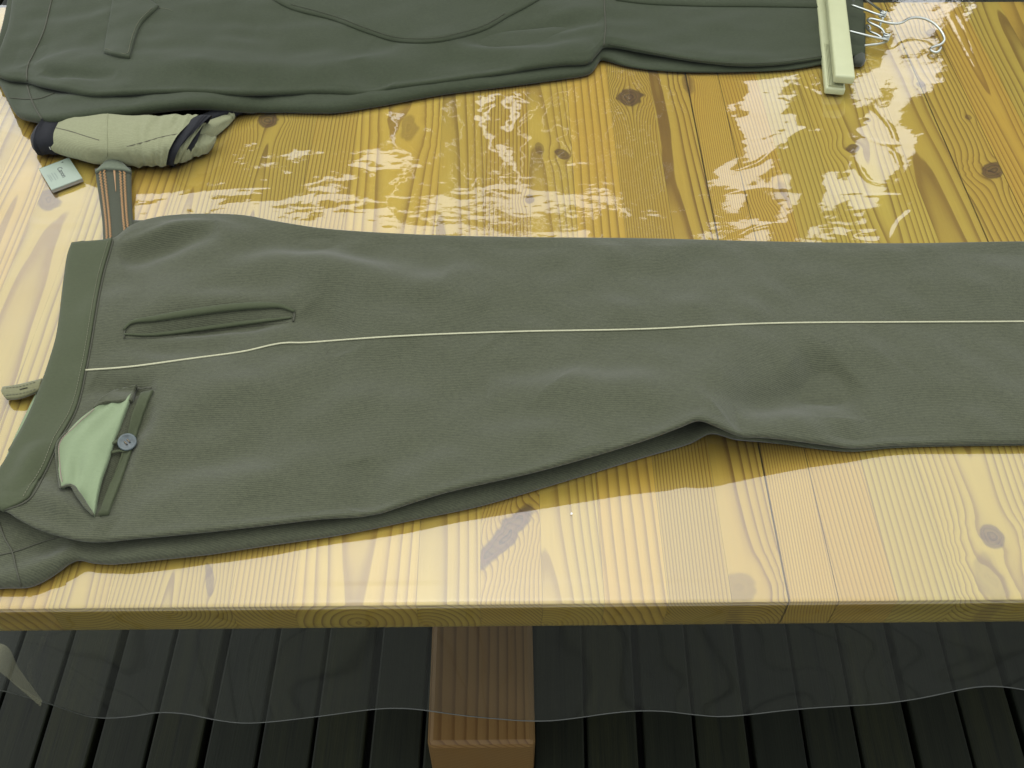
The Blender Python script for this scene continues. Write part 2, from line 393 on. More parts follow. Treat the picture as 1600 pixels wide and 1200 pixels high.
DROP = .245
zb = T+.0022-rad; yb = prof[-1][0]
for k in range(1, 47): prof.append((yb-.004*k/46, zb-(DROP-rad)*k/46))
prof = np.array(prof); nv = len(prof)
X, J = np.meshgrid(xsv, np.arange(nv)); Yv = prof[J, 0]; Zv = prof[J, 1]
hang = np.clip((T-.02-Zv)/(DROP-.02), 0, 1)
flat = np.clip((Yv-YF-.24)/.15, 0, 1)
Z2 = Zv + flat*(.00024*grf(X, Yv, .06, .16, 40, 3)+.00003*grf(X, Yv, .025, .05, 40, 4)) + np.where(Yv > YF+.02, .00012*grf(X, Yv, .12, .3, 20, 9), 0)
WR_L = [([(1483, 25), (1505, 70), (1530, 118)], .35, 2.2), ([(1495, 25), (1514, 60), (1527, 108)], .3, 2.2), ([(1138, 270), (1180, 258), (1210, 235)], .35, 2.5), ([(1365, 170), (1390, 200), (1400, 225)], .35, 2.5),
        ([(1370, 220), (1395, 240), (1405, 265)], .3, 2.5), ([(1300, 310), (1360, 307), (1432, 309)], .3, 2.4), ([(1248, 133), (1270, 140), (1292, 150)], .3, 2.2), ([(1392, 378), (1405, 350), (1427, 330)], .4, 3.5),
        ([(1260, 333), (1400, 325), (1600, 306)], .16, 4), ([(1130, 305), (1190, 296), (1245, 300)], .35, 3), ([(1140, 375), (1185, 356), (1230, 350)], .4, 3), ([(1330, 205), (1375, 226), (1412, 228)], .4, 3), ([(1335, 250), (1360, 285), (1400, 292)], .4, 3),
        ([(1395, 385), (1330, 372), (1380, 362)], .3, 3), ([(1230, 215), (1255, 205), (1280, 202)], .4, 4), ([(1100, 205), (1150, 222), (1200, 216)], .25, 3), ([(200, 330), (330, 300), (480, 290)], .2, 4), ([(0, 205), (60, 220), (120, 214)], .3, 4), ([(20, 330), (60, 352), (130, 350)], .3, 4)]
gw = np.random.default_rng(88)
for _ in range(120):
    cx_, cy_ = gw.uniform(430, 1130), gw.uniform(150, 372); a_ = gw.normal(0, .5); L_ = gw.uniform(12, 60); c_ = gw.normal(0, 9)
    dx_, dy_ = math.cos(a_)*L_, math.sin(a_)*L_*.6
    WR_L.append(([(cx_-dx_, cy_-dy_), (cx_-c_*.3, cy_+c_), (cx_+dx_, cy_+dy_)], gw.uniform(.03, .11)*gw.choice([-1, 1]), gw.uniform(2.2, 4.0)))
topm = Yv[:, 0] > YF+.2
for pts_, amp_, wd_ in WR_L:
    p3 = np.array([tuple(P(*q))[:2] for q in pts_]); lo = p3.min(0)-.02; hi = p3.max(0)+.02
    ii = np.where((xsv > lo[0]) & (xsv < hi[0]))[0]; jj = np.where((Yv[:, 0] > lo[1]) & (Yv[:, 0] < hi[1]) & topm)[0]
    if len(ii) < 2 or len(jj) < 2: continue
    sl = np.ix_(jj, ii); d_, s_, _g = polydist(X[sl], Yv[sl], p3)
    Z2[sl] += amp_*.001*np.sin(np.clip(s_, .02, .98)*math.pi)**.5*np.exp(-(d_/(wd_*.001))**2)
edge = np.array([(0, 1062), (40, 1085), (90, 1118), (140, 1133), (200, 1126), (270, 1112), (350, 1129), (430, 1127), (520, 1118), (640, 1110), (760, 1120), (850, 1131), (950, 1115), (1050, 1110), (1130, 1125), (1200, 1115), (1300, 1102), (1450, 1088), (1600, 1080), (1900, 1080)], float)
# hem line: turn picked points into drop lengths of the hanging sheet
Y2 = Yv + hang**.8*(-.005*grf(X, 0*X, .16, .4, 14, 21) - .0009*grf(X, Zv, .10, .25, 30, 23) - .010)
kick = np.clip((-.36-X)/.14, 0, 1)**1.5       # the corner of the sheet kicks out to the left
Y2 = Y2 - hang*kick*.035
yh = Y2[-1]
ex, ez = [], []
for px, py in edge:
    d = ray(px, py); yy = yb-.01
    for _ in range(4):
        q = CAMP+d*((yy-CAMP.y)/d.y); yy = float(np.interp(q.x, xsv, yh))
    ex.append(q.x); ez.append(T-q.z)
dl = np.interp(xsv, ex, ez)
dl = np.convolve(np.pad(dl, 12, mode='edge'), np.ones(25)/25, 'valid')
dscale = np.broadcast_to((dl-.02)/(DROP-.02), X.shape)
Z2 = np.where(hang > 0, (T-.02)-(T-.02-Zv)*dscale, Z2)
vin = mesh_obj('vinyl_tablecloth', np.stack([X, Y2, Z2], -1).reshape(-1, 3), [f[::-1] for f in grid_faces(nx, nv)], vinyl_m, None)
hemm = plain('vinyl_cut_edge', (.055, .06, .05), .35)
hp = np.stack([X, Y2, Z2], -1)[-1][70:620:11]
tube('cut_edge', [tuple(q) for q in hp], .0006, hemm, vin, 6, .01)
foldm, tf, bf = mat_new('sky_glare_vinyl_fold'); bf.inputs['Base Color'].default_value = (.30, .30, .19, 1); bf.inputs['Roughness'].default_value = .3; bf.inputs['Alpha'].default_value = .42  # cream colour stands in for the sky mirrored by this fold
def py_at(px, py, yy): d = ray(px, py); return tuple(CAMP+d*((yy-CAMP.y)/d.y))
ca = spline([py_at(-30, 1004, yb-.045), py_at(4, 1006, yb-.040), py_at(30, 1045, yb-.034), py_at(66, 1094, yb-.030)], 24)
cb = spline([py_at(-30, 1030, yb-.060), py_at(2, 1052, yb-.056), py_at(32, 1074, yb-.046), py_at(66, 1095, yb-.031)], 24)
fv = np.array([ca*(1-k/7)+cb*(k/7)+np.array([0, -.006*math.sin(math.pi*k/7), 0]) for k in range(8)])
mesh_obj('corner_fold', fv.reshape(-1, 3), grid_faces(24, 8), foldm, vin, label='folded corner of the vinyl sheet with the sky reflection in its colour')
vin['label'] = 'clear glossy plastic vinyl sheet covering the pine table and hanging over its edge'; vin['category'] = 'tablecloth'

# ------------------------------------------------------------------ cloth panels
class Panel: pass
def q_round(x): x = np.clip(x, 0, 1); return np.sqrt(np.maximum(0, 1-(1-x)**2))
def panel(name, bot, top, left, right, mat, parent, nu, nv, crown, rb, rt, folds=(), noise=.0012, rl=.012, seed=1, rimdepth=1.4, fh=.015, label=None):
    """cloth surface between four picked edge curves (px, py, height cm), rounded at its edges, with folds and a turned-under rim"""
    us = np.linspace(0, 1, nu); vsn = (1-np.cos(np.linspace(0, 1, nv)*math.pi))/2*.55+np.linspace(0, 1, nv)*.45
    b_, t_ = spline(PA(bot), nu), spline(PA(top), nu); l_, r_ = spline(PA(left), 0, vsn), spline(PA(right), 0, vsn)
    l_ = l_ + (b_[0]-l_[0])*(1-vsn)[:, None] + (t_[0]-l_[-1])*vsn[:, None]
    r_ = r_ + (b_[-1]-r_[0])*(1-vsn)[:, None] + (t_[-1]-r_[-1])*vsn[:, None]
    U = us[None, :, None]; V = vsn[:, None, None]
    S = (1-V)*b_[None]+V*t_[None]+(1-U)*l_[:, None]+U*r_[:, None] - ((1-U)*(1-V)*b_[0]+U*(1-V)*b_[-1]+(1-U)*V*t_[0]+U*V*t_[-1])
    # keep height differences near the edge they belong to
    db = np.linalg.norm(S-S[:1], axis=2); dt = np.linalg.norm(S-S[-1:], axis=2); dl_ = np.linalg.norm(S-S[:, :1], axis=2)
    if callable(crown): C = crown(us)[None, :]
    else: C = crown
    ql = q_round(dl_/rl) if rl else 1
    S[..., 2] += C*q_round(db/rb)*q_round(dt/rt)*ql
    x, y = S[..., 0].copy(), S[..., 1].copy()
    fade = np.clip(db/.012, 0, 1)*np.clip(dt/.02, 0, 1)*np.clip((dl_-.002)/.03, 0, 1)
    for f in folds:
        pts, amp, wd = f[:3]; kind = f[3] if len(f) > 3 else 'r'
        d, s, sg = polydist(x, y, np.array([tuple(P(px, py, fh)) for px, py in pts]))
        tp = np.sin(np.clip(s, .0, 1)*math.pi)**.6 if kind[0] == 'r' else np.sin(np.clip(.5+s*.5, 0, 1)*math.pi)**.6
        if kind == 'e': tp = np.ones_like(s)
        if kind == 'c':                     # crease: sharp on one side
            dd = np.where(sg > 0, d/wd, d/(wd*.3)); S[..., 2] += amp*tp*np.exp(-dd**2)
        elif kind in 'rfe': S[..., 2] += amp*tp*np.exp(-(d/wd)**2)
    S[..., 2] += noise*fade*(1.0*grf(x, y, .08, .24, 24, seed, .55, 1)+.35*grf(x, y, .035, .09, 24, seed+1))
    S[..., 2] = np.maximum(S[..., 2], T+.004)
    # rims
    rows = [S[j] for j in range(nv)]
    ob = S[0]-S[2]; ob[:, 2] = 0; ob /= np.linalg.norm(ob, axis=1)[:, None]+1e-9
    pre = []
    for a, bz in ((-.10, .35), (-.35, .7), (-.9, 1.0), (-1.8, rimdepth)):
        q = S[0]+ob*(a*rb); q[:, 2] = np.maximum(S[0][:, 2]-bz*rb, T+.0035); pre.append(q)
    ot = S[-1]-S[-3]; ot[:, 2] = 0; ot /= np.linalg.norm(ot, axis=1)[:, None]+1e-9
    post = []
    for a, bz in ((-.002, .003), (-.006, .006), (-.012, .02)):
        q = S[-1]+ot*a; q[:, 2] = np.maximum(S[-1][:, 2]-bz, T+.0035); post.append(q)
    allr = np.array(pre[::-1]+rows+post)
    # left rim column
    ol = allr[:, 0]-allr[:, 2]; ol[:, 2] = 0; ol /= np.linalg.norm(ol, axis=1)[:, None]+1e-9
    c1 = allr[:, 0]-ol*.001; c1[:, 2] = np.maximum(c1[:, 2]-.003, T+.0035); c2 = allr[:, 0]-ol*.008; c2[:, 2] = np.maximum(c2[:, 2]-.012, T+.0035)
    allr = np.concatenate([c2[:, None], c1[:, None], allr], 1)
    nr, nc = allr.shape[:2]; Vt = allr.reshape(-1, 3); F = grid_faces(nc, nr)
    o = mesh_obj(name, Vt, F, mat, parent, True, label)
    p = Panel(); p.o = o; p.S = S; p.bvh = BVHTree.FromPolygons([tuple(v) for v in Vt], F)
    return p
def hit(pan, px, py, off=0.0):
    d = ray(px, py); h = pan.bvh.ray_cast(CAMP, d)
    if h[0] is None:
        q = P(px, py, .01); z = pan.bvh.find_nearest(q); return z[0]+Vector((0, 0, off))
    n = h[1]
    if n.z < 0: n = -n
    return h[0] + Vector((n.x*.5, n.y*.5, max(n.z, .5))).normalized()*off
def drape(name, pan, bot, top, left, right, mat, parent, nu=40, nv=12, off=.0012, thick=.0012, lift=None, label=None, smoothz=0):
    """flat piece of cloth laid on a panel: edge curves picked on the photograph, every point dropped on the panel"""
    b_, t_ = spline(np.array(bot, float), nu), spline(np.array(top, float), nu)
    l_, r_ = spline(np.array(left, float), nv), spline(np.array(right, float), nv)
    us = np.linspace(0, 1, nu)[None, :, None]; vsn = np.linspace(0, 1, nv)[:, None, None]
    S = (1-vsn)*b_[None]+vsn*t_[None]+(1-us)*l_[:, None]+us*r_[:, None]-((1-us)*(1-vsn)*b_[0]+us*(1-vsn)*b_[-1]+(1-us)*vsn*t_[0]+us*vsn*t_[-1])
    G = np.zeros((nv, nu, 3))
    for j in range(nv):
        for i in range(nu):
            e = lift(us[0, i, 0], vsn[j, 0, 0]) if lift else 0
            G[j, i] = hit(pan, S[j, i, 0], S[j, i, 1], off+e)
    ring = [(j, i) for (j, i) in [(0, i) for i in range(nu)]+[(j, nu-1) for j in range(1, nv)]+[(nv-1, i) for i in range(nu-2, -1, -1)]+[(j, 0) for j in range(nv-2, 0, -1)]]
    V = G.reshape(-1, 3).tolist(); F = grid_faces(nu, nv); n0 = len(V); c = G.reshape(-1, 3).mean(0); n = len(ring)
    for (dz, sh) in ((.45, -.0004), (1.0, .0004)):
        for (j, i) in ring:
            p = G[j, i]; d = (c-p); d[2] = 0; d /= np.linalg.norm(d)+1e-9
            V.append((p+d*sh*1.0-np.array([0, 0, thick*dz+off*dz])).tolist())
    idx = [j*nu+i for j, i in ring]
    for k in range(n):
        k2 = (k+1) % n
        F.append((idx[k2], idx[k], n0+k, n0+k2)); F.append((n0+k2, n0+k, n0+n+k, n0+n+k2))
    return mesh_obj(name, V, F, mat, parent, True, label)
def seam(name, pan, pts, r, mat, parent, off=0.0, n=6, flat=.7):
    c = spline(np.array([p[:2] for p in pts], float), max(12, int(len(pts)*9)))
    q = [hit(pan, a, b_, off) for a, b_ in c]
    return tube(name, q, r, mat, parent, n, .003, flat)
def stitches(name, pan, pts, mat, parent, gap=.0032, ln=.0019, r=.00035, off=.0006):
    """a run of stitches: one part, too small to pick apart"""
    c = spline(np.array([p[:2] for p in pts], float), 240); q = np.array([tuple(hit(pan, a, b_, off)) for a, b_ in c])
    s = np.concatenate([[0], np.cumsum(np.linalg.norm(np.diff(q, axis=0), axis=1))]); bm = bmesh.new(); d = 0
    while d < s[-1]-ln:
        a = Vector([np.interp(d, s, q[:, k]) for k in range(3)]); e = Vector([np.interp(d+ln, s, q[:, k]) for k in range(3)])
        t_ = (e-a).normalized(); sd_ = t_.cross(Vector((0, 0, 1))).normalized(); up = sd_.cross(t_)
        box(bm, (a+e)/2, ln/2, r, r, Matrix((t_, sd_, up)).transposed()); d += gap
    o = bm_obj(name, bm, mat, parent); o['kind'] = 'stuff'; return o

OLIVE = (.048, .053, .029)
wool = fabric('olive_wool_twill', OLIVE, rib=1.2, ang=.05)
wool_dark = fabric('olive_wool_shade_side', (.047, .052, .0285), rib=1.0, ang=.3)
band_m = fabric('olive_cotton_band', (.047, .057, .027), rib=.3, speck=.15, sheen=.05, bump=.3)
breech_m = fabric('olive_gabardine', (.031, .040, .019), rib=.3, speck=.30, sheen=.08, bump=.3)
lining_m = fabric('pale_green_lining', (.175, .225, .125), rib=.2, speck=.08, sheen=.05, bump=.2)
thread_m = plain('olive_thread', (.040, .042, .024), .8)
thread_l = plain('light_olive_thread', (.10, .105, .06), .8)
cream_cord = plain('cream_piping_cord', (.33, .33, .21), .7, var=.12, vscale=500)

# ---- front trousers
tr0 = P(500, 650); trousers = thing('olive_trousers', 'olive wool trousers with thin cream side piping and open buttoned back pocket', 'trousers', (tr0.x, tr0.y, T+.003))
low = panel('rear_leg', [(-60, 925, .8), (0, 920, .8), (48, 917, .8), (84, 899, .9), (105, 881, 1.3), (120, 873, 1.4), (144, 878, 1.2), (186, 881, 1.0), (240, 876, 1.0), (300, 869, 1.0), (400, 854, 1.0), (560, 830, .7), (650, 811, .7), (750, 790, .7), (880, 752, .7), (1000, 715, .8), (1080, 691, .9), (1112, 676, 1.1), (1150, 685, .8), (1200, 691, .6), (1280, 702, .4), (1330, 706, .4), (1400, 700, .4), (1600, 696, .4), (2200, 694, .4)],
            [(-60, 770, .6), (0, 770, .6), (100, 760, .6), (400, 720, .6), (700, 680, .6), (1000, 620, .6), (1150, 640, .4), (1300, 665, .3), (1600, 660, .2), (2200, 660, .2)],
            [(-60, 925, .8), (-60, 770, .6)], [(2200, 694, .4), (2200, 660, .2)], wool_dark, trousers, 420, 40,
            lambda u: np.interp(u, [0, .12, .5, .6, 1], [.008, .007, .006, .004, .002]), .012, .03,
            [([(-20, 905), (40, 895), (90, 872), (125, 850)], .005, .010), ([(20, 850), (70, 852), (130, 856), (190, 862)], -.006, .012), ([(120, 868), (200, 872), (320, 860)], .002, .012)], noise=.0008, rl=0, seed=11)
folds_f = [([(760, 610), (880, 612), (1000, 630), (1095, 650)], .007, .026), ([(1115, 668), (1170, 640), (1250, 610), (1330, 570)], -.007, .022),
           ([(1150, 680), (1240, 672), (1330, 640), (1420, 560)], .004, .03), ([(560, 790), (700, 740), (850, 690), (1000, 650)], .004, .03),
           ([(860, 610), (800, 560), (760, 530)], -.003, .035), ([(1240, 560), (1300, 590), (1320, 650)], -.003, .025),
           # pocket hollow and the folds round it
           ([(205, 519), (260, 511), (330, 502), (400, 495), (450, 491)], -.009, .0075), ([(190, 500), (250, 480), (340, 465), (450, 462), (520, 470)], .004, .018),
           ([(185, 400), (260, 375), (340, 350)], -.006, .016, 'r'), ([(180, 378), (210, 368), (260, 352), (330, 342)], .004, .008), ([(230, 450), (330, 415), (450, 405), (600, 430), (760, 470)], .005, .03),
           ([(350, 395), (450, 370), (560, 385), (700, 420)], -.004, .024), ([(150, 545), (200, 535), (280, 540), (360, 535)], -.0025, .014), ([(480, 470), (520, 500), (540, 540)], -.004, .02),
           # back pocket and seat
           ([(150, 800), (175, 740), (200, 690), (235, 620)], -.004, .010), ([(230, 640), (300, 620), (400, 600), (520, 560)], .0045, .026), ([(215, 730), (300, 720), (420, 690)], -.003, .02),
           ([(190, 780), (300, 770), (450, 740), (600, 690)], .003, .03), ([(60, 760), (90, 790), (130, 815), (180, 825)], .005, .013), ([(40, 800), (90, 818), (150, 835)], -.002, .01),
           ([(140, 590), (180, 600), (240, 600)], -.004, .012), ([(60, 690), (45, 740), (20, 775)], .003, .012), ([(560, 800), (575, 770), (560, 720)], -.003, .02)]
top_p = panel('front_leg', [(-60, 792, 2.8), (3, 797, 3.2), (30, 812, 3.2), (60, 827, 3.1), (99, 839, 2.9), (141, 847, 2.8), (210, 842, 2.8), (300, 834, 2.9), (400, 823, 2.8), (500, 811, 2.5), (580, 805, 2.2), (700, 772, 2.6), (850, 735, 3.4), (1000, 690, 4.6), (1060, 668, 5.4), (1092, 657, 5.7), (1115, 664, 5.4), (1150, 679, 4.4), (1200, 687, 3.2), (1280, 698, 1.7), (1330, 702, 1.2), (1400, 696, 1.0), (1600, 692, 1.1), (2200, 690, 1.1)],
              [(112, 380, .8), (175, 373, 1.0), (205, 352, 1.0), (240, 340, 1.0), (300, 334, 1), (380, 336, 1), (430, 345, .9), (520, 357, .8), (650, 366, .7), (800, 370, .6), (1000, 372, .5), (1200, 377, .5), (1400, 380, .5), (1600, 377, .5), (2200, 372, .5)],
              [(-60, 792, 2.8), (-28, 770, 2.2), (15, 705, 1.5), (40, 660, 1.2), (62, 610, 1.1), (76, 570, 1), (88, 530, 1), (93, 500, 1), (100, 440, .9), (106, 400, .8), (112, 380, .8)],
              [(2200, 690, 1.1), (2200, 372, .5)], wool, trousers, 560, 150,
              lambda u: np.interp(u, [0, .1, .3, .55, .7, 1], [.003, .0035, .0035, .003, .003, .002]), .005, .035, [(f[0], f[1]*(1.0 if f[2] < .009 else 2.1)) + tuple(f[2:]) for f in folds_f], noise=.0020, seed=31, rimdepth=1.2, fh=.022)
# waistband
wb = drape('waistband', top_p, [(-40, 778), (-4, 797), (26, 789), (46, 777)], [(113, 381), (145, 377), (176, 374)],
           [(-40, 778), (-20, 755), (15, 705), (41, 660), (63, 610), (77, 570), (89, 530), (94, 500), (101, 440), (107, 400), (113, 381)],
           [(46, 777), (70, 735), (90, 692), (118, 640), (133, 578), (142, 530), (150, 480), (160, 430), (176, 374)], band_m, trousers, 22, 110, .0022, .002)
seam('seam', top_p, [(-4, 799), (26, 791), (48, 778), (72, 736), (92, 692), (120, 640), (135, 578), (144, 530), (152, 480), (162, 430), (177, 377)], .0010, thread_m, wb, .0004)
stitches('stitch_line', top_p, [(38, 778), (64, 735), (84, 690), (112, 640), (128, 578), (137, 530), (145, 480), (155, 430), (170, 378)], thread_l, wb, off=.0026)
seam('piping', top_p, [(134, 579), (200, 574), (300, 561), (380, 550), (440, 537), (480, 536), (560, 530), (640, 525), (800, 519), (1000, 515), (1200, 506), (1400, 504), (1600, 503), (2150, 500)], .0011, cream_cord, trousers, .0008, 8)
# side pocket
sp = seam('pocket_lip', top_p, [(194, 517), (205, 506), (245, 499), (300, 490), (360, 482), (410, 479), (440, 480), (461, 488)], [.0014, .0036, .0044, .0044, .004, .0016], band_m, trousers, .0020, 10, .8)
seam('pocket_lip', top_p, [(194, 523), (230, 524), (265, 521), (330, 512), (400, 503), (456, 497)], [.001, .0022, .0026, .0026, .0012], band_m, trousers, .0012, 10, .8)
seam('seam', top_p, [(196, 529), (262, 527), (330, 518), (400, 509), (458, 503)], .0006, thread_m, trousers, 0)
seam('bar_tack', top_p, [(459, 484), (460, 494), (458, 503)], .0010, thread_m, trousers, .001)
seam('bar_tack', top_p, [(197, 512), (195, 520), (194, 530)], .0008, thread_m, trousers, .001)
# back pocket
drape('pocket_facing', top_p, [(150, 807), (166, 806)], [(207, 622), (236, 612)], [(150, 807), (158, 765), (171, 725), (183, 690), (195, 660), (207, 622)], [(166, 806), (184, 752), (200, 700), (215, 655), (236, 612)], wool_dark, trousers, 10, 40, .0002, .001, label='shadowed inner facing of the back pocket')
drape('pocket_welt', top_p, [(155, 808), (169, 806)], [(223, 618), (241, 612)], [(155, 808), (178, 752), (195, 700), (206, 655), (223, 618)], [(169, 806), (191, 752), (209, 700), (223, 652), (241, 612)], band_m, trousers, 10, 40, .0048, .004, lift=lambda u, v: -.0014*u)
pl = drape('pocket_lining', top_p, [(95, 765), (113, 763), (128, 787), (147, 808)], [(150, 641), (168, 631), (207, 622)], [(95, 765), (93, 735), (92, 697), (118, 669), (150, 641)], [(147, 808), (154, 765), (167, 725), (179, 690), (191, 660), (207, 622)], lining_m, trousers, 26, 40, .0035, .002,
           lift=lambda u, v: .004*u*math.sin(math.pi*v)+.0014*math.sin(9*v+5*u)+.0010*math.sin(15*u-7*v), label='pale green lining of the turned-out back pocket flap')
stitches('stitch_line', top_p, [(98, 762), (97, 735), (97, 699), (120, 674), (152, 645)], plain('pink_grey_thread', (.2, .15, .12), .8), pl, off=.0068, gap=.0026)
seam('flap_edge', top_p, [(95, 767), (92, 735), (91, 697), (118, 668), (150, 640)], .0013, wool, trousers, .003, 8, .8)
drape('pocket_flap_fold', top_p, [(148, 643), (165, 634), (187, 633), (207, 631)], [(160, 629), (185, 615), (217, 604)], [(148, 643), (153, 636), (160, 629)], [(207, 631), (217, 604)], wool, trousers, 20, 10, .0055, .0022, lift=lambda u, v: .001*v)
seam('flap_edge', top_p, [(95, 768), (113, 764), (121, 776), (132, 793), (148, 810)], [.0010, .002, .0026, .0022, .001], wool, trousers, .0045, 8, .8)
seam('button_loop', top_p, [(176, 697), (186, 692), (197, 689), (206, 694)], .0016, band_m, trousers, .0045, 8, .6)
seam('button_loop', top_p, [(174, 711), (185, 708), (196, 709), (206, 706)], .0016, band_m, trousers, .0045, 8, .6)
but_m = plain('grey_green_horn_button', (.050, .068, .066), .28, var=.35, vscale=220)
bc = hit(top_p, 202, 698, .0075); axq = (CAMP-bc).normalized(); axq = (axq*.35+Vector((.05, -.1, 1))*.8).normalized()
bx_ = axq.orthogonal().normalized(); by_ = axq.cross(bx_)
prf = [(.0002, -.0014), (.0070, -.0014), (.0086, -.0004), (.0088, .0006), (.0080, .0013), (.0070, .0011), (.0058, .0003), (.0002, .0001)]
V = [tuple(bc+bx_*(r_*math.cos(2*math.pi*k/28))+by_*(r_*math.sin(2*math.pi*k/28))+axq*h_) for r_, h_ in prf for k in range(28)]
button = mesh_obj('button', V, grid_faces(28, len(prf), close_u=True), but_m, trousers)
for s in (-1, 1):
    for s2 in (-1, 1):
        c = bc+bx_*(s*.0016)+by_*(s2*.0016)+axq*.0004; bm = bmesh.new()
        ax3 = Matrix((bx_, by_, axq)).transposed(); box(bm, c, .0007, .0007, .0004, ax3); bm_obj('button_hole', bm, plain('button_hole_dark', (.01, .01, .01)) if s == -1 and s2 == -1 else bpy.data.materials['button_hole_dark'], button)
thr = plain('button_thread', (.16, .13, .08), .8)
for s in (-1, 1):
    a = bc+bx_*(s*.0016)+by_*.0016+axq*.0010; e = bc+bx_*(s*.0016)-by_*.0016+axq*.0010
    tube('thread', [a, (a+e)/2+axq*.0004, e], .0005, thr, button, 6, .0008)
seam('bar_tack', top_p, [(216, 608), (224, 611), (232, 609), (240, 610)], .0009, thread_m, trousers, .004)
# seam lines on the tucked-under waist
seam('seam', low, [(-40, 872), (0, 867), (30, 860), (60, 849), (95, 838)], .0007, thread_m, trousers, .0005)
seam('seam', low, [(-2, 815), (8, 842), (19, 862), (25, 886), (33, 916)], .0008, thread_m, trousers, .0005)
# lining glimpse beyond the waistband and small side tab
def flatpiece(name, bot, top, left, right, mat, parent, nu, nv, thick, lift=None, label=None, bend=0):
    """a strip lying on the vinyl: picked edges (px, py, cm)"""
    b_, t_ = spline(PA(bot), nu), spline(PA(top), nu); l_, r_ = spline(PA(left), nv), spline(PA(right), nv)
    us = np.linspace(0, 1, nu)[None, :, None]; vv = np.linspace(0, 1, nv)[:, None, None]
    S = (1-vv)*b_[None]+vv*t_[None]+(1-us)*l_[:, None]+us*r_[:, None]-((1-us)*(1-vv)*b_[0]+us*(1-vv)*b_[-1]+(1-us)*vv*t_[0]+us*vv*t_[-1])
    if lift: 
        for j in range(nv):
            for i in range(nu): S[j, i, 2] += lift(us[0, i, 0], vv[j, 0, 0])
    up = S.reshape(-1, 3); dn = up.copy(); dn[:, 2] -= thick
    F = grid_faces(nu, nv); n = nu*nv; F += [tuple(n+k for k in f[::-1]) for f in F]
    ring = [i for i in range(nu)]+[j*nu+nu-1 for j in range(1, nv)]+[(nv-1)*nu+i for i in range(nu-2, -1, -1)]+[j*nu for j in range(nv-2, 0, -1)]
    for k in range(len(ring)):
        a, b2 = ring[k], ring[(k+1) % len(ring)]; F.append((b2, a, n+a, n+b2))
    o = mesh_obj(name, np.vstack([up, dn]), F, mat, parent, True, label); p = Panel(); p.o = o; p.S = S
    p.bvh = BVHTree.FromPolygons([tuple(v) for v in np.vstack([up, dn])], F); return p
flatpiece('waist_lining', [(-40, 800, .7), (20, 760, .7)], [(56, 614, .6), (75, 605, .6)], [(-40, 800, .7), (0, 733, .7), (25, 678, .7), (56, 614, .6)], [(20, 760, .7), (45, 700, .7), (75, 605, .6)], lining_m, trousers, 8, 30, .002, label='pale green lining showing behind the waistband')
tabm = fabric('khaki_tab_webbing', (.135, .135, .068), rib=.8, speck=.2, ang=.1, bump=.5)
tb = flatpiece('side_tab', [(9, 622, 1.2), (30, 620, 1.3), (62, 608, 1.1)], [(4, 604, 1.2), (25, 601, 1.3), (66, 591, 1.1)], [(9, 622, 1.2), (3, 614, 1.2), (4, 604, 1.2)], [(62, 608, 1.1), (66, 591, 1.1)], tabm, trousers, 24, 10, .0035, lift=lambda u, v: .0016*math.sin(v*math.pi), label='khaki webbing tab sticking out from the waistband')
seam('buttonhole', tb, [(31, 609), (38, 607), (43, 606)], .0007, plain('tab_slit_dark', (.03, .03, .015), .9), tb.o, .0004)
for dy in (-5.5, 5.5): stitches('stitch_line', tb, [(10, 612+dy), (35, 609+dy), (58, 602+dy)], thread_l, tb.o, off=.0004)
# suspender tab with tan stripes
strapm = fabric('dark_olive_strap', (.040, .045, .026), rib=.5, speck=.15, ang=.0, bump=.4)
capm = fabric('grey_green_strap_cap', (.105, .125, .082), rib=.4, speck=.2, bump=.5)
sgm = fabric('tan_stitch_stripe', (.33, .19, .075), rib=.1, speck=.3, bump=.4)
st = flatpiece('suspender_tab', [(161, 384, .9), (185, 384, 1.0), (214, 372, .9)], [(148, 264, 1.6), (176, 258, 1.7), (204, 262, 1.6)], [(161, 384, .9), (160, 350, .8), (155, 310, 1.0), (148, 264, 1.6)], [(214, 372, .9), (208, 350, .8), (205, 310, 1.0), (204, 262, 1.6)], strapm, trousers, 16, 40, .003, lift=lambda u, v: .0012*math.sin(u*math.pi))
flatpiece('strap_cap', [(148, 268, 1.9), (160, 263, 2.0), (176, 263, 2.1), (192, 264, 2.0), (205, 267, 1.9)], [(168, 247, 1.7), (172, 243, 1.8), (176, 240, 1.8), (180, 243, 1.8), (185, 247, 1.7)], [(148, 268, 1.9), (168, 247, 1.7)], [(205, 267, 1.9), (185, 247, 1.7)], capm, trousers, 20, 12, .004, lift=lambda u, v: .0022*math.sin(v*math.pi)*math.sin(u*math.pi), label='grey green pointed end cap of the tab')
for fx_ in (.13, .25, .70, .82):
    pts = []
    for k in range(54):
        v = .03+.94*k/53; j = v*39; j0 = int(j); q = st.S[j0]*(1-(j-j0))+st.S[min(39, j0+1)]*(j-j0)
        u = (fx_+(.030 if k % 2 else -.030))*15; i0 = int(u); pts.append(Vector(q[i0]*(1-(u-i0))+q[i0+1]*(u-i0))+Vector((0, 0, .0007)))
    tube('stripe', pts, .0008, sgm, st.o, 5, .0012, .6)
tube('buttonhole', [Vector(st.S[j, 8])+Vector((0, 0, .0006)) for j in (38, 34, 30, 26)], [.0016, .0012, .0007, .0004], plain('buttonhole_tan', (.28, .17, .08), .8), st.o, 6)
flatpiece('waist_facing', [(196, 366, .9), (225, 360, .9), (258, 350, .9)], [(200, 343, .7), (222, 344, .7), (252, 342, .7)], [(196, 366, .9), (200, 343, .7)], [(258, 350, .9), (252, 342, .7)], strapm, trousers, 12, 8, .003)

